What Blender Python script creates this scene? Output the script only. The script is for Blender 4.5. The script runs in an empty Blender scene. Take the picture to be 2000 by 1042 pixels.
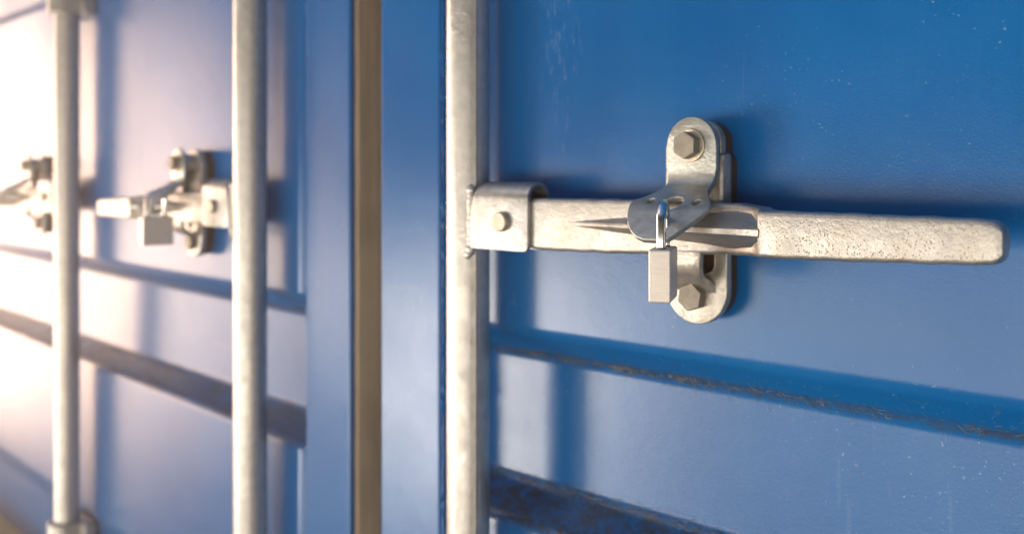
import bpy, bmesh, math, random
from mathutils import Vector, Matrix
R = math.radians
random.seed(7)
scene = bpy.context.scene
col = scene.collection

# ------------------------------------------------------------------ camera
cam = bpy.data.cameras.new('camera')
camo = bpy.data.objects.new('camera', cam)
col.objects.link(camo)
cam.sensor_width = 36.0
cam.lens = 34.2
cam.shift_y = -0.093
cam.clip_start = 0.01
cam.clip_end = 100
camo.location = (0.558, -0.542, 0.038)
camo.rotation_euler = (R(90), 0, R(43.25))
cam.dof.use_dof = True
cam.dof.focus_distance = 0.575
cam.dof.aperture_fstop = 5.0
scene.camera = camo

# ------------------------------------------------------------------ world
world = bpy.data.worlds.new('World')
scene.world = world
world.use_nodes = True
wt = world.node_tree
for n in list(wt.nodes):
    wt.nodes.remove(n)
W = wt.nodes.new
out = W('ShaderNodeOutputWorld')
sky = W('ShaderNodeTexSky')
sky.sky_type = 'NISHITA'
sky.sun_disc = False
sky.sun_elevation = R(32)
sky.sun_rotation = R(225)
bg = W('ShaderNodeBackground')
bg.inputs['Strength'].default_value = 0.15
# the sunlit pale yard that lies below the horizon
tc = W('ShaderNodeTexCoord')
sep = W('ShaderNodeSeparateXYZ')
wt.links.new(tc.outputs['Generated'], sep.inputs[0])


def wmath(op, a, b=None, c=None):
    n = W('ShaderNodeMath')
    n.operation = op
    for i, v in enumerate((a, b, c)):
        if v is None:
            continue
        if isinstance(v, (int, float)):
            n.inputs[i].default_value = v
        else:
            wt.links.new(v, n.inputs[i])
    return n.outputs[0]


def wmap(v, a, b, c, d):
    n = W('ShaderNodeMapRange')
    n.interpolation_type = 'SMOOTHSTEP'
    wt.links.new(v, n.inputs[0])
    for i, x in enumerate((a, b, c, d)):
        n.inputs[i + 1].default_value = x
    return n.outputs[0]


# near part of the yard lies in the container's own shadow: its edge runs parallel to the doors
ratio = wmath('DIVIDE', sep.outputs[2], wmath('MAXIMUM', wmath('MULTIPLY', sep.outputs[1], -1.0), 0.03))
# sky dimmed just above the horizon to weaken its reflection in the paint
hz = wmap(sep.outputs[2], 0.22, 0.75, 0.02, 1.0)
skm = W('ShaderNodeVectorMath')
skm.operation = 'SCALE'
wt.links.new(sky.outputs[0], skm.inputs[0])
wt.links.new(hz, skm.inputs['Scale'])
wt.links.new(skm.outputs[0], bg.inputs['Color'])
up = wmap(ratio, -0.47, -0.30, 0.03, 1.0)
dn = wmap(sep.outputs[2], -0.13, -0.02, 1.0, 0.0)
band = wmath('MULTIPLY', up, dn)
dot = W('ShaderNodeVectorMath')
dot.operation = 'DOT_PRODUCT'
wt.links.new(tc.outputs['Generated'], dot.inputs[0])
dot.inputs[1].default_value = Vector((-1.0, -0.12, -0.10)).normalized()
glow = wmap(dot.outputs['Value'], 0.92, 1.0, 0.0, 1.0)  # warm glow added at the far left to wash out the left leaf
gz = wmap(wmath('ABSOLUTE', wmath('ADD', sep.outputs[2], -0.02)), 0.06, 0.40, 1.0, 0.0)
glow = wmath('MULTIPLY', glow, gz)
front = wmap(sep.outputs[1], 0.1, -0.35, 0.0, 1.0)
amp = wmath('MULTIPLY', band, front)
bgb = W('ShaderNodeBackground')
bgb.inputs['Color'].default_value = (1.0, 0.89, 0.74, 1)
wt.links.new(wmath('MULTIPLY', amp, 5.6), bgb.inputs['Strength'])
bgg = W('ShaderNodeBackground')
bgg.inputs['Color'].default_value = (1.0, 0.70, 0.52, 1)
wt.links.new(wmath('MULTIPLY', glow, 17.5), bgg.inputs['Strength'])
ad = W('ShaderNodeAddShader')
ad2 = W('ShaderNodeAddShader')
wt.links.new(bg.outputs[0], ad.inputs[0])
wt.links.new(bgb.outputs[0], ad.inputs[1])
wt.links.new(ad.outputs[0], ad2.inputs[0])
wt.links.new(bgg.outputs[0], ad2.inputs[1])
wt.links.new(ad2.outputs[0], out.inputs['Surface'])

# ------------------------------------------------------------------ sun
sun = bpy.data.lights.new('sun', 'SUN')
sun.energy = 1.0
sun.angle = R(15)
sun.color = (1.0, 0.90, 0.78)
suno = bpy.data.objects.new('sun', sun)
col.objects.link(suno)
to_sun = Vector((-1.0, -1.0, -0.32)).normalized()
suno.rotation_euler = to_sun.to_track_quat('Z', 'Y').to_euler()
suno.location = (-2, -2, 0)

scene.view_settings.view_transform = 'Standard'
scene.view_settings.look = 'None'
scene.view_settings.exposure = 0.05
scene.view_settings.gamma = 1.0


# ------------------------------------------------------------------ materials
class Mat:
    def __init__(s, name):
        s.m = bpy.data.materials.new(name)
        s.m.use_nodes = True
        s.t = s.m.node_tree
        s.b = s.t.nodes['Principled BSDF']
        s.co = s.t.nodes.new('ShaderNodeTexCoord').outputs['Object']

    def put(s, v, sock):
        if isinstance(v, (int, float)):
            sock.default_value = v
        elif isinstance(v, (tuple, list)):
            sock.default_value = tuple(v) + ((1,) if len(v) == 3 and sock.type == 'RGBA' else ())
        else:
            s.t.links.new(v, sock)

    def vec(s, scale, off=(0, 0, 0)):
        n = s.t.nodes.new('ShaderNodeMapping')
        n.inputs['Scale'].default_value = scale
        n.inputs['Location'].default_value = off
        s.t.links.new(s.co, n.inputs[0])
        return n.outputs[0]

    def noise(s, scale, detail=4, rough=0.55, vec=None, dist=0.0):
        n = s.t.nodes.new('ShaderNodeTexNoise')
        n.inputs['Scale'].default_value = scale
        n.inputs['Detail'].default_value = detail
        n.inputs['Roughness'].default_value = rough
        n.inputs['Distortion'].default_value = dist
        s.t.links.new(vec or s.co, n.inputs['Vector'])
        return n.outputs['Fac']

    def voro(s, scale, vec=None):
        n = s.t.nodes.new('ShaderNodeTexVoronoi')
        n.inputs['Scale'].default_value = scale
        s.t.links.new(vec or s.co, n.inputs['Vector'])
        return n.outputs['Distance']

    def mr(s, v, a, b, c=0.0, d=1.0):
        n = s.t.nodes.new('ShaderNodeMapRange')
        s.put(v, n.inputs[0])
        for i, x in enumerate((a, b, c, d)):
            n.inputs[i + 1].default_value = x
        return n.outputs[0]

    def op(s, o, a, b=0.0):
        n = s.t.nodes.new('ShaderNodeMath')
        n.operation = o
        s.put(a, n.inputs[0])
        s.put(b, n.inputs[1])
        return n.outputs[0]

    def mix(s, f, a, b):
        n = s.t.nodes.new('ShaderNodeMix')
        n.data_type = 'RGBA'
        s.put(f, n.inputs[0])
        s.put(a, n.inputs[6])
        s.put(b, n.inputs[7])
        return n.outputs[2]

    def xyz(s):
        n = s.t.nodes.new('ShaderNodeSeparateXYZ')
        s.t.links.new(s.co, n.inputs[0])
        return n.outputs

    def bump(s, h, strength, dist):
        n = s.t.nodes.new('ShaderNodeBump')
        n.inputs['Strength'].default_value = strength
        n.inputs['Distance'].default_value = dist
        s.put(h, n.inputs['Height'])
        s.t.links.new(n.outputs[0], s.b.inputs['Normal'])


def paint(name, panel=False):
    m = Mat(name)
    big = m.noise(6, 3)
    c = m.mix(m.mr(big, 0.3, 0.7), (0.0006, 0.104, 0.345), (0.001, 0.130, 0.405))
    # chalky film of road dust, vertical rain streaks
    st = m.noise(1, 5, 0.6, m.vec((60, 60, 4)))
    c = m.mix(m.mr(st, 0.48, 0.8, 0, 0.22), c, (0.010, 0.17, 0.42))
    # small pale chips and specks
    sp = m.mr(m.noise(420, 2, 0.5), 0.70, 0.76)
    cl = m.mr(m.noise(9, 4, 0.6), 0.45, 0.62)
    c = m.mix(m.op('MULTIPLY', m.op('MULTIPLY', sp, cl), 0.55), c, (0.42, 0.47, 0.52))
    sp2 = m.mr(m.noise(170, 5, 0.7), 0.70, 0.77)
    c = m.mix(m.op('MULTIPLY', m.op('MULTIPLY', sp2, cl), 0.4), c, (0.35, 0.38, 0.42))
    # long fine scratches
    for k, (rx, sc) in enumerate((((1, 1, .09), 70), ((.10, 1, 1), 60))):
        v = m.vec(rx, (k * 3.1, k, k * 1.7))
        s1 = m.mr(m.noise(sc, 2, 0.4, v, 1.2), 0.745, 0.765)
        c = m.mix(m.op('MULTIPLY', s1, 0.05), c, (0.40, 0.47, 0.55))
    X, Y, Z = m.xyz()
    if panel:
        # worn vertical strip of chipped paint beside the locking bar
        w = m.mr(m.op('ABSOLUTE', m.op('SUBTRACT', X, 0.072)), 0.006, 0.028, 1, 0)
        w = m.op('MULTIPLY', w, m.mr(Z, 0.02, 0.12))
        ch = m.mr(m.noise(1, 6, 0.75, m.vec((330, 330, 60))), 0.56, 0.66)
        c = m.mix(m.op('MULTIPLY', m.op('MULTIPLY', w, ch), 0.42), c, (0.42, 0.48, 0.54))
        # dirt lying on the ledge and in the crease of each recess
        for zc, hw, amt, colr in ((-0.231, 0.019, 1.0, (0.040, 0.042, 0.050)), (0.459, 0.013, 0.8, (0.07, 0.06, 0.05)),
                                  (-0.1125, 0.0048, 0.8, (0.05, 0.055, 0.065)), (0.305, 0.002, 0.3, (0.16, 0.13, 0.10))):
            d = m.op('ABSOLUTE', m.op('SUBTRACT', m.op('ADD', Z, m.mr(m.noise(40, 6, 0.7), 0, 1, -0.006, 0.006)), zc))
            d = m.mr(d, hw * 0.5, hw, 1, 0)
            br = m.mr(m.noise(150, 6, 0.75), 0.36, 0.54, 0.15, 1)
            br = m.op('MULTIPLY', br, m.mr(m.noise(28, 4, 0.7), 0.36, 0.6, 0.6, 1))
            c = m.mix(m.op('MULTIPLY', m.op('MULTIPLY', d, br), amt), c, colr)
    m.put(c, m.b.inputs['Base Color'])
    rg = m.mr(m.noise(14, 4, 0.6), 0.3, 0.7, 0.19, 0.25)
    m.put(rg, m.b.inputs['Roughness'])
    m.b.inputs['IOR'].default_value = 1.5
    m.b.inputs['Specular IOR Level'].default_value = 0.42
    h = m.op('ADD', m.noise(650, 3, 0.55), m.op('MULTIPLY', m.noise(45, 2), 1.2))
    m.bump(h, 0.36, 0.00022)
    return m.m


def metal(name, base, rough=0.45, pit=0.0, spangle=0.12, metallic=0.75, stain=(0.24, 0.19, 0.13), bump=0.35):
    m = Mat(name)
    dark = tuple(x * (1 - spangle * 2.2) for x in base)
    c = m.mix(m.mr(m.noise(120, 5, 0.65), 0.35, 0.68), dark, base)
    g = m.mr(m.noise(35, 5, 0.7), 0.55, 0.78, 0, 0.35)
    c = m.mix(g, c, tuple(x * 0.72 for x in base))
    s = m.mr(m.noise(70, 6, 0.75), 0.60, 0.72, 0, 0.30)
    c = m.mix(s, c, stain)
    h = m.op('ADD', m.op('MULTIPLY', m.noise(420, 3, 0.6), bump * 2), m.op('MULTIPLY', m.noise(85, 3, 0.5), bump * 1.8))
    if pit:
        p = m.mr(m.voro(640), 0.16, 0.30, 1, 0)
        pm = m.mr(m.noise(90, 3), 0.42, 0.60)
        pp = m.op('MULTIPLY', m.op('MULTIPLY', p, pm), pit)
        c = m.mix(pp, c, (0.16, 0.12, 0.08))
        h = m.op('SUBTRACT', h, m.op('MULTIPLY', pp, 1.2))
    m.put(c, m.b.inputs['Base Color'])
    m.b.inputs['Metallic'].default_value = metallic
    m.put(m.mr(m.noise(50, 4), 0.3, 0.7, rough - 0.07, rough + 0.09), m.b.inputs['Roughness'])
    m.bump(h, 0.6, 0.0005)
    return m.m


def plain(name, c, rough=0.6, metallic=0.0, var=0.25, bump=0.3):
    m = Mat(name)
    c2 = m.mix(m.mr(m.noise(45, 5, 0.65), 0.3, 0.7), tuple(x * (1 - var) for x in c), c)
    m.put(c2, m.b.inputs['Base Color'])
    m.b.inputs['Roughness'].default_value = rough
    m.b.inputs['Metallic'].default_value = metallic
    m.bump(m.noise(500, 3), bump, 0.0003)
    return m.m


M_panel = paint('blue_panel_paint', True)
M_paint = paint('blue_paint')
M_rod = metal('galvanised_rod', (0.63, 0.615, 0.59), 0.36, 0.25, 0.09, 0.75)
M_galv = metal('galvanised_plate', (0.48, 0.48, 0.47), 0.34, 0.2, 0.13, 0.8)
M_cast = metal('cast_galvanised', (0.82, 0.77, 0.69), 0.46, 0.55, 0.08, 0.55, bump=0.6)
M_grip = metal('pitted_galvanised', (0.86, 0.80, 0.72), 0.48, 0.95, 0.08, 0.5, bump=0.8)
M_keep = metal('keeper_galvanised', (0.58, 0.55, 0.50), 0.34, 0.3, 0.18, 0.6, (0.20, 0.13, 0.07), 0.6)
M_cover = metal('cover_galvanised', (0.50, 0.515, 0.485), 0.36, 0.0, 0.12, 0.8)
M_bolt = metal('dull_bolt_steel', (0.30, 0.275, 0.235), 0.55, 0.0, 0.12, 0.5)
M_pad = plain('brown_sealant', (0.085, 0.05, 0.03), 0.7)
def rubber():
    m = Mat('dusty_brown_rubber')
    c = m.mix(m.mr(m.noise(1, 5, 0.65, m.vec((160, 160, 7))), 0.32, 0.68), (0.052, 0.036, 0.022), (0.130, 0.092, 0.054))
    c = m.mix(m.mr(m.noise(14, 5, 0.7), 0.45, 0.7, 0, 0.6), c, (0.165, 0.122, 0.072))
    c = m.mix(m.mr(m.noise(260, 4, 0.7), 0.62, 0.74, 0, 0.6), c, (0.03, 0.022, 0.016))
    m.put(c, m.b.inputs['Base Color'])
    m.b.inputs['Roughness'].default_value = 0.58
    m.bump(m.noise(1, 4, 0.6, m.vec((400, 400, 60))), 0.4, 0.0004)
    return m.m


M_rubber = rubber()
M_black = plain('dark_gap_fill', (0.012, 0.011, 0.010), 0.7)
M_sill = plain('ochre_paint', (0.62, 0.46, 0.20), 0.6)
def brushed():
    m = Mat('brushed_padlock_steel')
    ln = m.noise(1, 4, 0.7, m.vec((90, 90, 2600)))
    c = m.mix(m.mr(ln, 0.3, 0.7), (0.62, 0.57, 0.52), (0.82, 0.765, 0.71))
    c = m.mix(m.mr(m.noise(180, 5, 0.7), 0.62, 0.74, 0, 0.4), c, (0.38, 0.32, 0.26))
    m.put(c, m.b.inputs['Base Color'])
    m.b.inputs['Metallic'].default_value = 0.35
    m.b.inputs['Roughness'].default_value = 0.42
    m.bump(ln, 0.3, 0.0002)
    return m.m


M_lock = brushed()
M_chrome = plain('polished_shackle_steel', (0.82, 0.84, 0.86), 0.10, 1.0, 0.03, 0.02)
M_web = plain('dusty_cobweb', (0.22, 0.22, 0.215), 0.9, 0, 0.3)


# ------------------------------------------------------------------ helpers
def finish(me, mat, smooth=True):
    me.materials.clear()
    me.materials.append(mat)
    for p in me.polygons:
        p.use_smooth = smooth
    me.set_sharp_from_angle(angle=R(29))
    me.update()


def link(name, me, mat, parent=None, loc=(0, 0, 0), bevel=0.0, seg=3, smooth=True):
    o = bpy.data.objects.new(name, me)
    col.objects.link(o)
    finish(me, mat, smooth)
    o.location = loc
    if parent:
        o.parent = parent
    if bevel:
        b = o.modifiers.new('bevel', 'BEVEL')
        b.width = bevel
        b.segments = seg
        b.limit_method = 'ANGLE'
        b.angle_limit = R(28)
        b.harden_normals = True
    return o


def from_bm(name, bm):
    bmesh.ops.recalc_face_normals(bm, faces=bm.faces)
    me = bpy.data.meshes.new(name)
    bm.to_mesh(me)
    bm.free()
    return me


def box(bm, x0, x1, y0, y1, z0, z1):
    r = bmesh.ops.create_cube(bm, size=1.0)
    bmesh.ops.scale(bm, vec=(x1 - x0, y1 - y0, z1 - z0), verts=r['verts'])
    bmesh.ops.translate(bm, vec=((x0 + x1) / 2, (y0 + y1) / 2, (z0 + z1) / 2), verts=r['verts'])


def cyl_y(bm, x, z, r, y0, y1, n=48, rot=0.0):
    """cylinder (or prism) whose axis is Y"""
    a = [bm.verts.new((x + r * math.cos(2 * math.pi * i / n + rot), y0, z + r * math.sin(2 * math.pi * i / n + rot))) for i in range(n)]
    b = [bm.verts.new((v.co.x, y1, v.co.z)) for v in a]
    bm.faces.new(a)
    bm.faces.new(b[::-1])
    for i in range(n):
        bm.faces.new((a[i], b[i], b[(i + 1) % n], a[(i + 1) % n]))


def loft(bm, rings, cap=True):
    vs = [[bm.verts.new(p) for p in r] for r in rings]
    n = len(vs[0])
    for a, b in zip(vs[:-1], vs[1:]):
        for i in range(n):
            bm.faces.new((a[i], a[(i + 1) % n], b[(i + 1) % n], b[i]))
    if cap:
        bm.faces.new(vs[0][::-1])
        bm.faces.new(vs[-1])


def rrect(x, y0, y1, z0, z1, r, n=5):
    """rounded rectangle ring in the YZ plane at x"""
    pts = []
    r = min(r, abs(y1 - y0) / 2 * .98, abs(z1 - z0) / 2 * .98)
    for cy, cz, a0 in ((y1 - r, z1 - r, 0), (y0 + r, z1 - r, 90), (y0 + r, z0 + r, 180), (y1 - r, z0 + r, 270)):
        for i in range(n + 1):
            a = R(a0 + 90 * i / n)
            pts.append((x, cy + r * math.cos(a), cz + r * math.sin(a)))
    return pts


def plate_mesh(name, outline, holes, thick, bev, cuts, path, n_out=None):
    """flat sheet metal cut to an outline in (x, s), with holes, then bent so that s follows path(s)->(y,z,angle)"""
    cu = bpy.data.curves.new(name, 'CURVE')
    cu.dimensions = '2D'
    cu.fill_mode = 'BOTH'
    cu.extrude = max(thick / 2 - bev, 1e-5)
    cu.bevel_depth = bev
    cu.bevel_resolution = 2
    cu.offset = -bev
    for ring in [outline] + holes:
        sp = cu.splines.new('POLY')
        sp.points.add(len(ring) - 1)
        for i, (a, b) in enumerate(ring):
            sp.points[i].co = (a, b, 0, 1)
        sp.use_cyclic_u = True
    o = bpy.data.objects.new(name, cu)
    col.objects.link(o)
    dg = bpy.context.evaluated_depsgraph_get()
    me = bpy.data.meshes.new_from_object(o.evaluated_get(dg))
    bpy.data.objects.remove(o)
    bpy.data.curves.remove(cu)
    bm = bmesh.new()
    bm.from_mesh(me)
    bpy.data.meshes.remove(me)
    bmesh.ops.remove_doubles(bm, verts=bm.verts, dist=1e-6)
    for s in cuts:
        bmesh.ops.bisect_plane(bm, geom=bm.verts[:] + bm.edges[:] + bm.faces[:], plane_co=(0, s, 0), plane_no=(0, 1, 0), dist=1e-7)
    for v in bm.verts:
        x, s, t = v.co
        y, z, a = path(s)
        # a = direction of travel: (dy,dz)=(sin a, cos a); outward normal toward -y
        v.co = (x, y - t * math.cos(a), z + t * math.sin(a))
    me = from_bm(name, bm)
    return me


def path_from(points, s0=0.0):
    """dense polyline of (y,z) -> function of s returning (y,z,angle)"""
    S = [s0]
    for a, b in zip(points[:-1], points[1:]):
        S.append(S[-1] + math.dist(a, b))

    def f(s):
        i = 0
        while i < len(S) - 2 and s > S[i + 1]:
            i += 1
        a, b = points[i], points[i + 1]
        L = S[i + 1] - S[i]
        k = (s - S[i]) / L
        ang = math.atan2(b[0] - a[0], b[1] - a[1])
        # smooth the normal by blending with neighbours
        if 0 < i and k < .5:
            p = points[i - 1]
            an = math.atan2(a[0] - p[0], a[1] - p[1])
            ang = ang + (an - ang) * (.5 - k)
        elif i < len(S) - 2 and k >= .5:
            q = points[i + 2]
            an = math.atan2(q[0] - b[0], q[1] - b[1])
            ang = ang + (an - ang) * (k - .5)
        return (a[0] + (b[0] - a[0]) * k, a[1] + (b[1] - a[1]) * k, ang)
    f.S = S
    return f


def arc(cx, cy, r, a0, a1, n):
    return [(cx + r * math.cos(R(a0 + (a1 - a0) * i / n)), cy + r * math.sin(R(a0 + (a1 - a0) * i / n))) for i in range(n + 1)]


def circle(cx, cy, r, n=28, sx=1.0):
    return [(cx + sx * r * math.cos(2 * math.pi * i / n), cy + r * math.sin(2 * math.pi * i / n)) for i in range(n)]


# ------------------------------------------------------------------ shared hardware meshes (canonical: rod axis at x=0, handle to +x)
def mesh_rod():
    bm = bmesh.new()
    r = 0.0172
    rings = []
    n = 96
    for z in [-1.0, -0.6, -0.3, -0.05, -0.02, 0.03, 0.2, 0.6, 1.1]:
        ring = []
        for i in range(n):
            a = 360.0 * i / n
            d = (a - 336 + 180) % 360 - 180          # seam running down the tube
            rr = r + 0.0005 * math.exp(-(d / 3.2) ** 2) - 0.0005 * math.exp(-((d - 7) / 3.0) ** 2)
            ring.append((rr * math.cos(R(a)), rr * math.sin(R(a)), z))
        rings.append(ring)
    loft(bm, rings)
    # weld fillets where the clamp meets the rod
    rnd = random.Random(3)
    for (x, y, z, s) in [(0.0150, -.0120, -.0225, .0042), (0.0155, -.0120, .0235, .0036), (.0128, -.0128, -.0265, .0032)] + \
            [(0.0150 + rnd.uniform(-.0003, .0003), -.0118, -0.020 + .0021 * k, .0031 + rnd.uniform(0, .0004)) for k in range(21)]:
        q = bmesh.ops.create_icosphere(bm, subdivisions=2, radius=s)
        bmesh.ops.scale(bm, vec=(1.1, .9, 1.25), verts=q['verts'])
        bmesh.ops.translate(bm, vec=(x, y, z), verts=q['verts'])
    return from_bm('rod', bm)


def mesh_clamp():
    # U-shaped bracket bent over the top of the handle
    pts = [(-.014, -.0212), (-.014, -.005), (-.014, .010), (-.014, .017)]
    pts += [(-.003 + .011 * math.cos(R(a)), .0175 + .011 * math.sin(R(a))) for a in range(170, -1, -10)]
    pts += [(.0082, .010), (.009, .000), (.009, -.0212)]
    f = path_from(pts)
    L = f.S[-1]
    w0, w1 = .0195, .0785
    r = .0045
    o = arc(w1 - r, r, r, 270, 360, 5) + [(w1, L / 2)] + arc(w1 - r, L - r, r, 0, 90, 5)
    o += arc(w0 + r, L - r, r, 90, 180, 4)
    o += [(w0 - .002, L * .62), (w0 + .008, L / 2 + .004), (w0 + .008, L / 2 - .004), (w0 + .002, L * .37), (w0 - .001, .028), (w0 - .002, .002), (w0, 0)]
    cuts = [f.S[i] for i in range(1, len(f.S) - 1)]
    return plate_mesh('clamp', o, [], .0036, .0007, cuts, f)


def mesh_handle():
    bm = bmesh.new()
    secs = [(.020, -.0105, .003, -.015, .015), (.050, -.0118, .003, -.0185, .018), (.100, -.012, .002, -.0192, .0186),
            (.160, -.012, .002, -.0178, .0190), (.205, -.012, .002, -.0152, .0188), (.244, -.0122, .002, -.0135, .0185),
            (.2500, -.0134, .0015, -.0134, .0182), (.2620, -.0170, -.001, -.0131, .0172), (.2695, -.0235, -.004, -.0128, .0163), (.2742, -.0318, -.010, -.0124, .0155),
            (.2765, -.0330, -.014, -.0124, .0154), (.300, -.0331, -.019, -.0119, .0153), (.340, -.0331, -.020, -.0106, .0150),
            (.385, -.0330, -.020, -.0091, .0147), (.3985, -.0330, -.0202, -.0086, .0145), (.4025, -.0329, -.0203, -.0080, .0139),
            (.4050, -.0327, -.0206, -.0068, .0127), (.4068, -.0321, -.0212, -.0048, .0107), (.4077, -.0308, -.0225, -.0020, .0080)]
    # resample for gentle unevenness of the casting
    rings = []
    for (a, b) in zip(secs[:-1], secs[1:]):
        k = max(1, int((b[0] - a[0]) / .006))
        for i in range(k):
            t = i / k
            q = [a[j] + (b[j] - a[j]) * t for j in range(5)]
            w = .00022 * math.sin(q[0] * 310) + .00015 * math.sin(q[0] * 811 + 1)
            rings.append(rrect(q[0], q[1], q[2], q[3] - w, q[4] + w, .0032))
    q = secs[-1]
    rings.append(rrect(q[0], q[1], q[2], q[3], q[4], .0032))
    loft(bm, rings)
    # tapered stiffening rib with sloping flanks
    rr = []
    for (x, yf, zt, zb, th) in [(.1125, -.0116, .0018, -.0002, .0006), (.125, -.0137, .0038, -.0014, .0012), (.155, -.0175, .0066, -.0036, .0014),
                                (.190, -.0220, .0092, -.0055, .0024), (.225, -.0268, .0118, -.0078, .0027), (.250, -.0302, .0150, -.0105, .0029),
                                (.262, -.0318, .0160, -.0115, .0030), (.2752, -.0332, .0152, -.0115, .0034)]:
        zc = .0013 + (x - .1125) * .006
        rr.append([(x, -.009, zt), (x, -.0116, zt), (x, (yf * .55 - .0116 * .45), zc + (zt - zc) * .50), (x, yf * .9 - .00116, zc + th * 1.15), (x, yf, zc + th * .55),
                   (x, yf, zc - th * .55), (x, yf * .9 - .00116, zc - th * 1.1), (x, (yf * .5 - .0116 * .5), zc + (zb - zc) * .45), (x, -.0116, zb), (x, -.009, zb)])
    loft(bm, rr)
    return from_bm('handle', bm)


def mesh_pin():
    bm = bmesh.new()
    cyl_y(bm, .0530, .0005, .0073, -.0205, -.014, 40)
    return from_bm('pin', bm)


def mesh_bracket():
    bm = bmesh.new()
    rings = []
    for z, e in ((-.020, -.0015), (-.0185, 0), (.0185, 0), (.020, -.0015)):
        pr = [(-.038, .026), (-.038, .012), (-.026, .010), (-.0235, -.004)]
        pr += [(.0235 * math.cos(R(a)), -.003 + .0235 * math.sin(R(a))) for a in range(190, 351, 16)]
        pr += [(.0235, -.004), (.026, .010), (.060, .012), (.060, .026)]
        rings.append([(x * (1 + e * 12), y - e, z) for x, y in pr])
    loft(bm, rings)
    cyl_y(bm, .047, 0, .0075, .006, .014, 6)
    return from_bm('bracket', bm)


def stadium(cx, hw, z0, z1, n=14):
    return arc(cx, z1 - hw, hw, 0, 180, n) + arc(cx, z0 + hw, hw, 180, 360, n)


def flat_path(yc):
    return lambda s: (yc, s, 0.0)


def mesh_keeper():
    # back plate with slot
    o = arc(.2048, -.063 + .0237, .0237, 180, 360, 16)
    o += [(.2285, -.01), (.2285, .0478)] + arc(.2265, .0478, .002, 0, 90, 3)
    o += [(.2242, .0498), (.2242, .0575)] + arc(.2100, .0575, .0142, 8, 85, 7) + arc(.2011, .0517, .0200, 95, 180, 8)
    slot = [(.2080, -.0255), (.2120, -.0292), (.2168, -.0272), (.2186, -.0240), (.2188, -.0132), (.2080, -.0132)]
    me = plate_mesh('keeper', o, [slot], .0065, .0011, [], flat_path(.0140))
    bm = bmesh.new()
    bm.from_mesh(me)
    # raised upright at the right of the plate
    rings = []
    for z, yf in ((-.0128, .0085), (-.0100, .0040), (.020, .0030), (.044, .0035), (.0485, .0052), (.0495, .0082)):
        rings.append([(.2175, .012, z), (.2180, yf + .001, z), (.2192, yf, z), (.2278, yf, z), (.2296, yf + .0012, z), (.2300, .012, z)])
    loft(bm, rings)
    return from_bm('keeper', bm)


def mesh_tongue():
    # tongue bent out of the plate that cradles the handle from below
    pts = [(.0125, -.0405), (.0105, -.0375), (.0065, -.0345), (.0015, -.0325), (-.0035, -.0300), (-.0070, -.0262), (-.0088, -.0215), (-.0094, -.0160), (-.0095, -.0100), (-.0095, -.0040)]
    f = path_from(pts)
    L = f.S[-1]
    o = [(.1885, 0), (.2205, 0), (.2200, L * .10), (.2188, L * .20), (.2192, L * .34), (.2212, L * .55), (.2226, L * .75)] + arc(.2228 - .003, L - .003, .003, 0, 90, 4) + arc(.1885 + .003, L - .003, .003, 90, 180, 4)
    cuts = [L * i / 24 for i in range(1, 24)]
    return plate_mesh('tongue', o, [], .0042, .0009, cuts, f)


def mesh_pad():
    bm = bmesh.new()
    rings = []
    for y, e in ((.0282, -.0026), (.0230, -.0016), (.0172, -.0018)):
        ring = arc(.2052, -.063 + .0237, .0232 + e, 180, 360, 16) + [(.2285 + e, .046), (.2250 + e, .050)] + arc(.2095, .0575, .0155 + e, 8, 85, 7) + arc(.2020, .0520, .0200 + e, 95, 180, 8)
        rings.append([(x, y, z) for x, z in ring])
    loft(bm, rings)
    return from_bm('pad', bm)


BX, BZ = .2118, .0548


def mesh_cover():
    n = 60
    L = .081
    y, z = -.0035, BZ + .0205
    pts = [(y, z)]
    ds = (.0205 + L) / n

    def phi(s):
        if s < .016:
            return 0
        if s < .032:
            t = (s - .016) / .016
            return 61 * (t * t * (3 - 2 * t))
        if s < .046:
            return 61
        if s < .058:
            return 61 - 17 * (s - .046) / .012
        return 44
    for i in range(n):
        s = -.0205 + (i + .5) * ds
        a = R(phi(s))
        y -= math.sin(a) * ds
        z -= math.cos(a) * ds
        pts.append((y, z))
    f0 = path_from(pts)
    # plate_mesh travels along +s; here s runs downward, so the outward normal flips
    f = lambda s: (lambda r: (r[0], r[1], r[2]))(f0(s + .0205))
    R0 = .0186
    o = arc(0, 0, R0, 180, 360, 22)          # top arc at negative s
    right = [(R0, .014), (.0172, .022), (.0166, .028), (.0178, .034), (.0212, .040), (.0252, .045)]
    o += right + [(.0285, .0500)] + [(.0288, .0545), (.0262, .0600), (.0190, .0700), (.0135, .0775), (.0105, .0802), (.0060, .0812)] + [(-.0060, .0814), (-.0125, .0792), (-.0190, .0745), (-.0248, .0675), (-.0288, .0595), (-.0306, .0530), (-.0306, .0495), (-.0290, .0470)] + [(-a, b) for a, b in right[::-1]]
    holes = [circle(.0005, .0495, .0066, 24, 1.12), circle(-.0168, .0485, .0029, 16), circle(.0178, .0490, .0029, 16)]
    cuts = [-.02 + .0025 * i for i in range(1, 40)]
    me = plate_mesh('cover', o, holes, .0038, .0007, cuts, f)
    for v in me.vertices:
        v.co.x += BX
    return me


def mesh_cover_back():
    bm = bmesh.new()
    cyl_y(bm, BX - .002, BZ - .001, .0125, .012, -.0015, 40)
    return from_bm('spacer', bm)


def mesh_washer():
    bm = bmesh.new()
    cyl_y(bm, BX, BZ, .0108, -.0072, -.0050, 44)
    return from_bm('washer', bm)


def mesh_bolt(x, z, y0, y1, rot, r=.0087):
    bm = bmesh.new()
    cyl_y(bm, x, z, r, y1, y0, 6, R(rot))
    return from_bm('bolt', bm)


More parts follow.
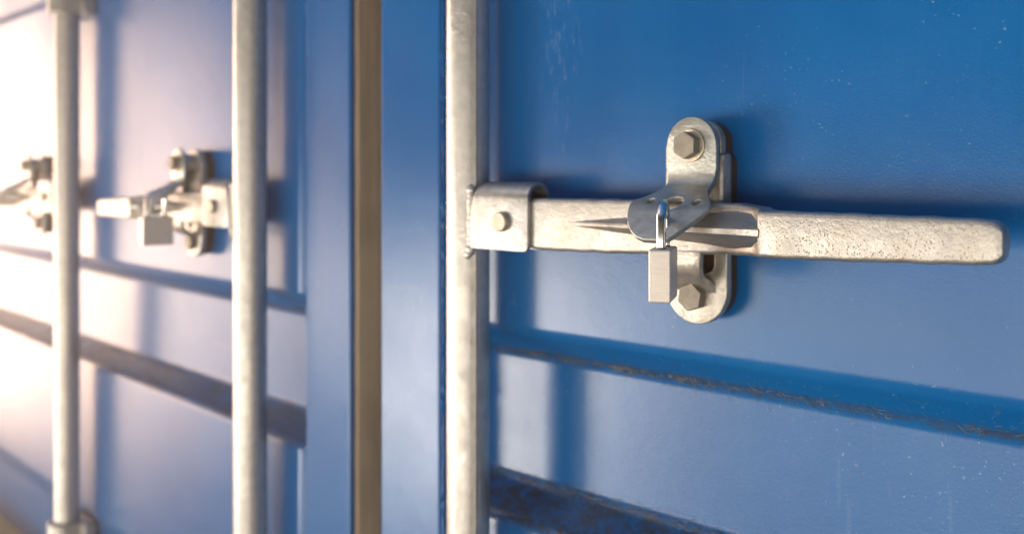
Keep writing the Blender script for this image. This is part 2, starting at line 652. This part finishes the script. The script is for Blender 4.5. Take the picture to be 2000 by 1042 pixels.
HW = dict(rod=mesh_rod(), clamp=mesh_clamp(), handle=mesh_handle(), pin=mesh_pin(), bracket=mesh_bracket(),
          keeper=mesh_keeper(), tongue=mesh_tongue(), pad=mesh_pad(), cover=mesh_cover(), spacer=mesh_cover_back(), washer=mesh_washer(),
          bolt_top=mesh_bolt(BX, BZ, -.0070, -.0142, 88, .0090), bolt_low=mesh_bolt(.2045, -.0445, .0110, .0035, 20, .0096))


def variant(key, fn, flip=False):
    """a transformed copy of a hardware mesh (for the hardware of the other door)"""
    me = HW[key].copy()
    for v in me.vertices:
        v.co = fn(*v.co)
    if flip:
        me.flip_normals()
    return me


def hardware(door, off, mx, fh=None, fk=None, fr=None, brackets=(.285, -.480)):
    """locking bar with its handle, and the keeper it rests in, as parts of a door leaf"""
    def g(key, fn):
        return variant(key, fn, mx < 0)
    fr = fr or (lambda x, y, z: (x, y, z))
    fh = fh or fr
    fk = fk or fr
    bar = link('locking_bar', g('rod', fr), M_rod, door, off)
    def sub(name, key, mat, par, fn, bev=0.0, seg=3, smooth=True):
        o = link(name, g(key, fn), mat, par, (0, 0, 0), bev, seg, smooth)
        return o
    sub('handle_clamp', 'clamp', M_galv, bar, fr)
    sub('clamp_pin', 'pin', M_bolt2, bar, fr, .0012)
    sub('handle', 'handle', M_cast_grip, bar, fh)
    for z in brackets:
        sub('bar_bracket', 'bracket', M_galv, bar, lambda x, y, zz: fr(x, y, zz + z), .002)
    kp = link('handle_keeper', g('keeper', fk), M_keep, door, off)
    sub('backing_pad', 'pad', M_pad, kp, fk)
    sub('keeper_hook', 'tongue', M_keep, kp, fk)
    sub('spacer', 'spacer', M_keep, kp, fk, .001)
    sub('cover_plate', 'cover', M_cover, kp, fk)
    sub('washer', 'washer', M_washer, kp, fk, .0006)
    sub('bolt', 'bolt_top', M_bolt, kp, fk, .0007, 2)
    sub('bolt', 'bolt_low', M_bolt, kp, fk, .0007, 2)
    return bar


M_bolt2 = metal('pin_steel', (0.62, 0.56, 0.46), 0.45, 0.0, 0.08, 0.6)
M_washer = metal('washer_steel', (0.66, 0.58, 0.45), 0.4, 0.0, 0.08, 0.7)


def cast_grip():
    """galvanised casting: smooth near the pivot, pitted along the grip"""
    m = Mat('cast_handle_galvanised')
    base = (0.55, 0.535, 0.51)
    X, Y, Z = m.xyz()
    c = m.mix(m.mr(m.noise(120, 5, 0.65), 0.35, 0.68), (0.40, 0.39, 0.37), base)
    c = m.mix(m.mr(m.noise(60, 6, 0.75), 0.50, 0.68, 0, 0.55), c, (0.33, 0.28, 0.21))
    along = m.mr(m.op('ABSOLUTE', X), 0.06, 0.30, 0.25, 1.0)
    p = m.mr(m.voro(620), 0.15, 0.31, 1, 0)
    pm = m.mr(m.noise(75, 4, 0.6), 0.34, 0.56)
    pp = m.op('MULTIPLY', m.op('MULTIPLY', p, pm), along)
    c = m.mix(m.op('MULTIPLY', pp, 0.9), c, (0.15, 0.11, 0.07))
    m.put(c, m.b.inputs['Base Color'])
    m.b.inputs['Metallic'].default_value = 0.82
    m.put(m.mr(m.noise(50, 4), 0.3, 0.7, 0.38, 0.50), m.b.inputs['Roughness'])
    h = m.op('SUBTRACT', m.op('MULTIPLY', m.noise(380, 3, 0.6), m.mr(along, 0, 1, .6, 1.6)), m.op('MULTIPLY', pp, 0.8))
    m.bump(h, 0.5, 0.00035)
    return m.m


M_cast_grip = cast_grip()


# ------------------------------------------------------------------ corrugated panels
def panel_profile():
    """(y,z) going down, front face at .028, recesses to .061, with rounded bends"""
    raw = []
    F, D = .028, .061
    recs = [(.845, .695), (.455, .305), (-.0905, -.2415), (-.458, -.609)]
    raw.append((F, .95))
    for t, b in recs:
        d = D if t > -.4 else F + .005
        raw += [(F, t), (d, t - .0225), (d, b + .0215), (F, b)]
    raw.append((F, -.70))
    # round every corner
    pts = [raw[0]]
    rad = .0075
    for i in range(1, len(raw) - 1):
        p0, p, p1 = (Vector(raw[i - 1]), Vector(raw[i]), Vector(raw[i + 1]))
        a = (p0 - p).normalized()
        b = (p1 - p).normalized()
        s, e = p + a * rad, p + b * rad
        for j in range(9):
            t = j / 8
            q = s * (1 - t) ** 2 + p * 2 * t * (1 - t) + e * t * t
            pts.append((q.x, q.y))
    pts.append(raw[-1])
    return pts


def panel_mesh(x0, x1):
    bm = bmesh.new()
    pr = [p for p in panel_profile()]
    n = 60
    rows = []
    for i in range(n + 1):
        x = x0 + (x1 - x0) * i / n
        rows.append([bm.verts.new((x, y + .0005 * math.sin(x * 19 + z * 11) * (1 if z > -.08 else .5), z)) for y, z in pr])
    for a, b in zip(rows[:-1], rows[1:]):
        for i in range(len(pr) - 1):
            bm.faces.new((a[i], a[i + 1], b[i + 1], b[i]))
    me = from_bm('panel', bm)
    # face toward -Y
    if me.polygons[0].normal.y > 0:
        me.flip_normals()
    return me


def bead_mesh(x, y, z0, z1, seed, r=.0016):
    bm = bmesh.new()
    rnd = random.Random(seed)
    rings = []
    n = int((z1 - z0) / .004)
    for i in range(n + 1):
        z = z0 + (z1 - z0) * i / n
        rr = r * (1 + .45 * rnd.uniform(-1, 1) + (1.2 if rnd.random() < .04 else 0))
        dx = rnd.uniform(-.0004, .0004)
        rings.append([(x + dx + rr * math.cos(R(a)), y + rr * math.sin(R(a)), z) for a in range(0, 360, 45)])
    loft(bm, rings)
    return from_bm('weld', bm)


def box_mesh(*a):
    bm = bmesh.new()
    box(bm, *a)
    return from_bm('box', bm)


def door(label, loc, rotz):
    e = bpy.data.objects.new('container_door', None)
    col.objects.link(e)
    e.location = loc
    e.rotation_euler = (0, 0, rotz)
    e['label'] = label
    e['category'] = 'container door'
    e['group'] = 'blue container doors'
    return e


BASE = -.70
# right leaf: local frame = world frame lifted to its base
rd = door('nearer blue door leaf on the right, with the sharp long handle and scuffed paint', (0, 0, BASE), 0)
ro = (0, 0, -BASE)
link('door_panel', panel_mesh(-.0575, 1.0), M_panel, rd, ro).modifiers.new('thickness', 'SOLIDIFY').thickness = .002
link('door_stile', box_mesh(-.1382, -.0580, .0225, .078, -.70, .95), M_paint, rd, ro, .003)
link('weld_bead', bead_mesh(-.0572, .0262, -.70, .95, 5), M_paint, rd, ro)
link('gasket_gap_fill', box_mesh(-.158, -.128, .080, .10, -.70, .95), M_black, rd, ro, .002)  # dark strip added behind the seam so the gap reads black
hardware(rd, ro, 1)

# left leaf, slightly ajar: pivots about the seam
PX, PY, YAW = -.1608, .024, R(3.6)
ld = door('farther blue door leaf on the left, washed out by warm glare, with two locking bars', (PX, PY, BASE), -YAW)
lo = (0, -PY, -BASE)
lpanel = panel_mesh(-1.75, -.1035)
link('door_panel', lpanel, M_panel, ld, lo).modifiers.new('thickness', 'SOLIDIFY').thickness = .002
link('door_stile', box_mesh(-.1035, -.0245, .0225, .078, -.70, .95), M_paint, ld, lo, .003)
link('weld_bead', bead_mesh(-.1045, .0262, -.70, .95, 9), M_paint, ld, lo)
bm = bmesh.new()
prof = [(-.0243, .0285), (-.0225, .0262), (-.0080, .0205), (-.0055, .0202), (-.0035, .0215), (.0150, .0275), (.0175, .030), (.0180, .0335), (.0180, .060), (-.0243, .060)]
rings = []
rnd = random.Random(2)
for i in range(67):
    z = -.70 + 1.65 * i / 66
    w = .0001 * math.sin(z * 61)
    rings.append([(x + w * .6, y + w, z) for x, y in prof])
loft(bm, rings)
link('gasket_gap_fill', from_bm('gasket', bm), M_rubber, ld, lo, .001)


def rotz_(x, z, a):
    return x * math.cos(a) + z * math.sin(a), -x * math.sin(a) + z * math.cos(a)


def left_handle(x, y, z):
    k = .0 if x < .05 else 1.0
    X = x if x < .08 else .08 + (x - .08) * .80
    Zs = z * .95 - max(0, x - .05) * .030
    return (-X, y, Zs)


def left_keeper(x, y, z):
    return (-(.158 + (x - .205) * .92), y, z * .93 - .003)


def left_rod(x, y, z):
    return (-x, y, z)


hardware(ld, (-.1757, -PY, -BASE), -1, left_handle, left_keeper, left_rod)
hardware(ld, (-.7225, -PY, -BASE), -1, left_handle, left_keeper, left_rod, brackets=(.2860, -.488))

# ------------------------------------------------------------------ sill under the doors
si = link('container_sill', box_mesh(-2.3, 1.0, -.020, .11, -.80, -.584), M_sill, None, (0, 0, 0), .004)
si['label'] = 'ochre yellow sill under the doors at the bottom left corner'
si['category'] = 'sill'


# ------------------------------------------------------------------ padlocks
def padlock(label, loc, rotz):
    """base of the thing = centre of the body underside; wide side along local Y"""
    e = bpy.data.objects.new('padlock', None)
    col.objects.link(e)
    e.location = loc
    e.rotation_euler = (0, 0, rotz)
    e['label'] = label
    e['category'] = 'padlock'
    e['group'] = 'padlocks hanging from the cover plates'
    Wd, T, H = .034, .0132, .0315
    link('lock_body', box_mesh(-T / 2, T / 2, -Wd / 2, Wd / 2, 0, H), M_lock, e, (0, 0, 0), .0013)
    bm = bmesh.new()
    half, r = .0098, .0029
    top = .0580
    path = [(-half, H - .004), (-half, H + .004), (-half, top - half)]
    path += [(half * math.cos(R(a)), top - half + half * math.sin(R(a))) for a in range(165, 14, -15)]
    path += [(half, top - half), (half, H + .004), (half, H - .004)]
    rings = []
    for i, (y, z) in enumerate(path):
        a = path[max(0, i - 1)]
        b = path[min(len(path) - 1, i + 1)]
        t = Vector((0, b[0] - a[0], b[1] - a[1])).normalized()
        nx = Vector((1, 0, 0))
        ny = t.cross(nx)
        rings.append([tuple(Vector((0, y, z)) + (nx * math.cos(R(q)) + ny * math.sin(R(q))) * r) for q in range(0, 360, 20)])
    loft(bm, rings)
    link('shackle', from_bm('shackle', bm), M_chrome, e)
    bm = bmesh.new()
    for s in (-1, 1):
        q = bmesh.ops.create_cone(bm, cap_ends=True, segments=28, radius1=.0031, radius2=.0029, depth=.0012)
        bmesh.ops.translate(bm, vec=(0, s * half, H + .0004), verts=q['verts'])
    link('shackle_collar', from_bm('collar', bm), M_bolt, e)
    return e


padlock('small steel padlock in sharp focus hanging from the right door handle', (.2210, -.0500, -.0395), R(27))
# the left one hangs from the mirrored cover plate of the left leaf
lx, ly, lz = -.1757 - .124, -.0475 - PY, -.0430
cx = PX + lx * math.cos(YAW) + ly * math.sin(YAW)
cy = PY - lx * math.sin(YAW) + ly * math.cos(YAW)
padlock('blurred padlock hanging from the left door handle between the two left bars', (cx, cy, lz), R(-6))

# ------------------------------------------------------------------ cobwebs and dust fibres in the crease
bm = bmesh.new()
rnd = random.Random(11)


def strand(p, q, sag, r):
    n = 5
    rings = []
    for i in range(n + 1):
        t = i / n
        c = Vector(p).lerp(Vector(q), t) + Vector((rnd.uniform(-1, 1) * .0005, -abs(math.sin(math.pi * t)) * .0006, -math.sin(math.pi * t) * sag + rnd.uniform(-1, 1) * .0004))
        rings.append([tuple(c + Vector((0, math.cos(a), math.sin(a))) * r) for a in (0, 2.1, 4.2)])
    loft(bm, rings)


def surf(z):
    """panel depth near the crease of the recess"""
    if z > -.0905:
        return .0278
    if z > -.113:
        return .028 + (-.0905 - z) / .0225 * .033
    return .061


for i in range(560):
    x = rnd.uniform(-.03, .42)
    dens = .5 + .5 * math.sin(x * 37) * math.sin(x * 91 + 1) * math.sin(x * 233)
    if rnd.random() > .1 + 1.2 * dens ** 2.2:
        continue
    z = -.1115 + rnd.gauss(0, .0021)
    L = rnd.uniform(.001, .008)
    y = min(surf(z) - .0012, .0595)
    strand((x, y, z), (x + L, y - rnd.uniform(0, .0005), z + rnd.gauss(0, .0022)), rnd.uniform(0, .001), rnd.uniform(.00004, .00012))
for i in range(70):
    x = rnd.uniform(-.02, .42)
    z = -.113 - rnd.uniform(0, .004)
    strand((x, .0593, z), (x + rnd.gauss(0, .002), .0597, z - rnd.uniform(.002, .011)), 0, rnd.uniform(.00005, .00013))
for i in range(120):
    x = rnd.uniform(-.02, .42)
    z = rnd.uniform(-.108, -.093)
    y = surf(z) - .0012
    strand((x, y, z), (x + rnd.gauss(0, .003), surf(z - .004) - .0012, z - rnd.uniform(.0006, .004)), 0, rnd.uniform(.00004, .0001))
for i in range(46):
    x0 = rnd.choice([rnd.uniform(-.02, .20), rnd.uniform(.05, .42)])
    z0 = -.112 + rnd.gauss(0, .0016)
    for k in range(rnd.randint(6, 16)):
        a = rnd.uniform(0, math.pi * 2)
        L = rnd.uniform(.0008, .0042)
        p = (x0 + rnd.gauss(0, .003), .0575, z0 + rnd.gauss(0, .0011))
        strand(p, (p[0] + L * math.cos(a) * 1.4, .0572, p[2] + L * math.sin(a) * .8), rnd.uniform(0, .0006), rnd.uniform(.00006, .0002))
# clumps along the lower ledge
for i in range(260):
    x = rnd.uniform(-.04, .20)
    z = -.2185 + rnd.gauss(0, .0022)
    strand((x, .0585, z), (x + rnd.gauss(0, .006), .0580, z + rnd.gauss(0, .003)), 0, rnd.uniform(.00008, .0002))
cw = link('cobweb', from_bm('cobweb', bm), M_web)
cw['kind'] = 'stuff'
cw['label'] = 'dusty cobweb threads caught along the creases of the right blue door'
cw['category'] = 'cobweb'

# ------------------------------------------------------------------ haze added to veil the left side in warm glare
hz_o = link('haze', box_mesh(-2.6, 1.2, -.62, .30, -1.8, 1.25), M_web, None)
hm = bpy.data.materials.new('haze_air')
hm.use_nodes = True
ht = hm.node_tree
for n in list(ht.nodes):
    ht.nodes.remove(n)
ho = ht.nodes.new('ShaderNodeOutputMaterial')
hv = ht.nodes.new('ShaderNodeVolumePrincipled')
hv.inputs['Density'].default_value = 0.18
hv.inputs['Anisotropy'].default_value = 0.88
hv.inputs['Color'].default_value = (1.0, 0.93, 0.86, 1)
ht.links.new(hv.outputs[0], ho.inputs['Volume'])
hz_o.data.materials[0] = hm
hz_o['kind'] = 'stuff'
hz_o['label'] = 'added warm haze that veils the left of the doors in glare'
hz_o['category'] = 'haze'
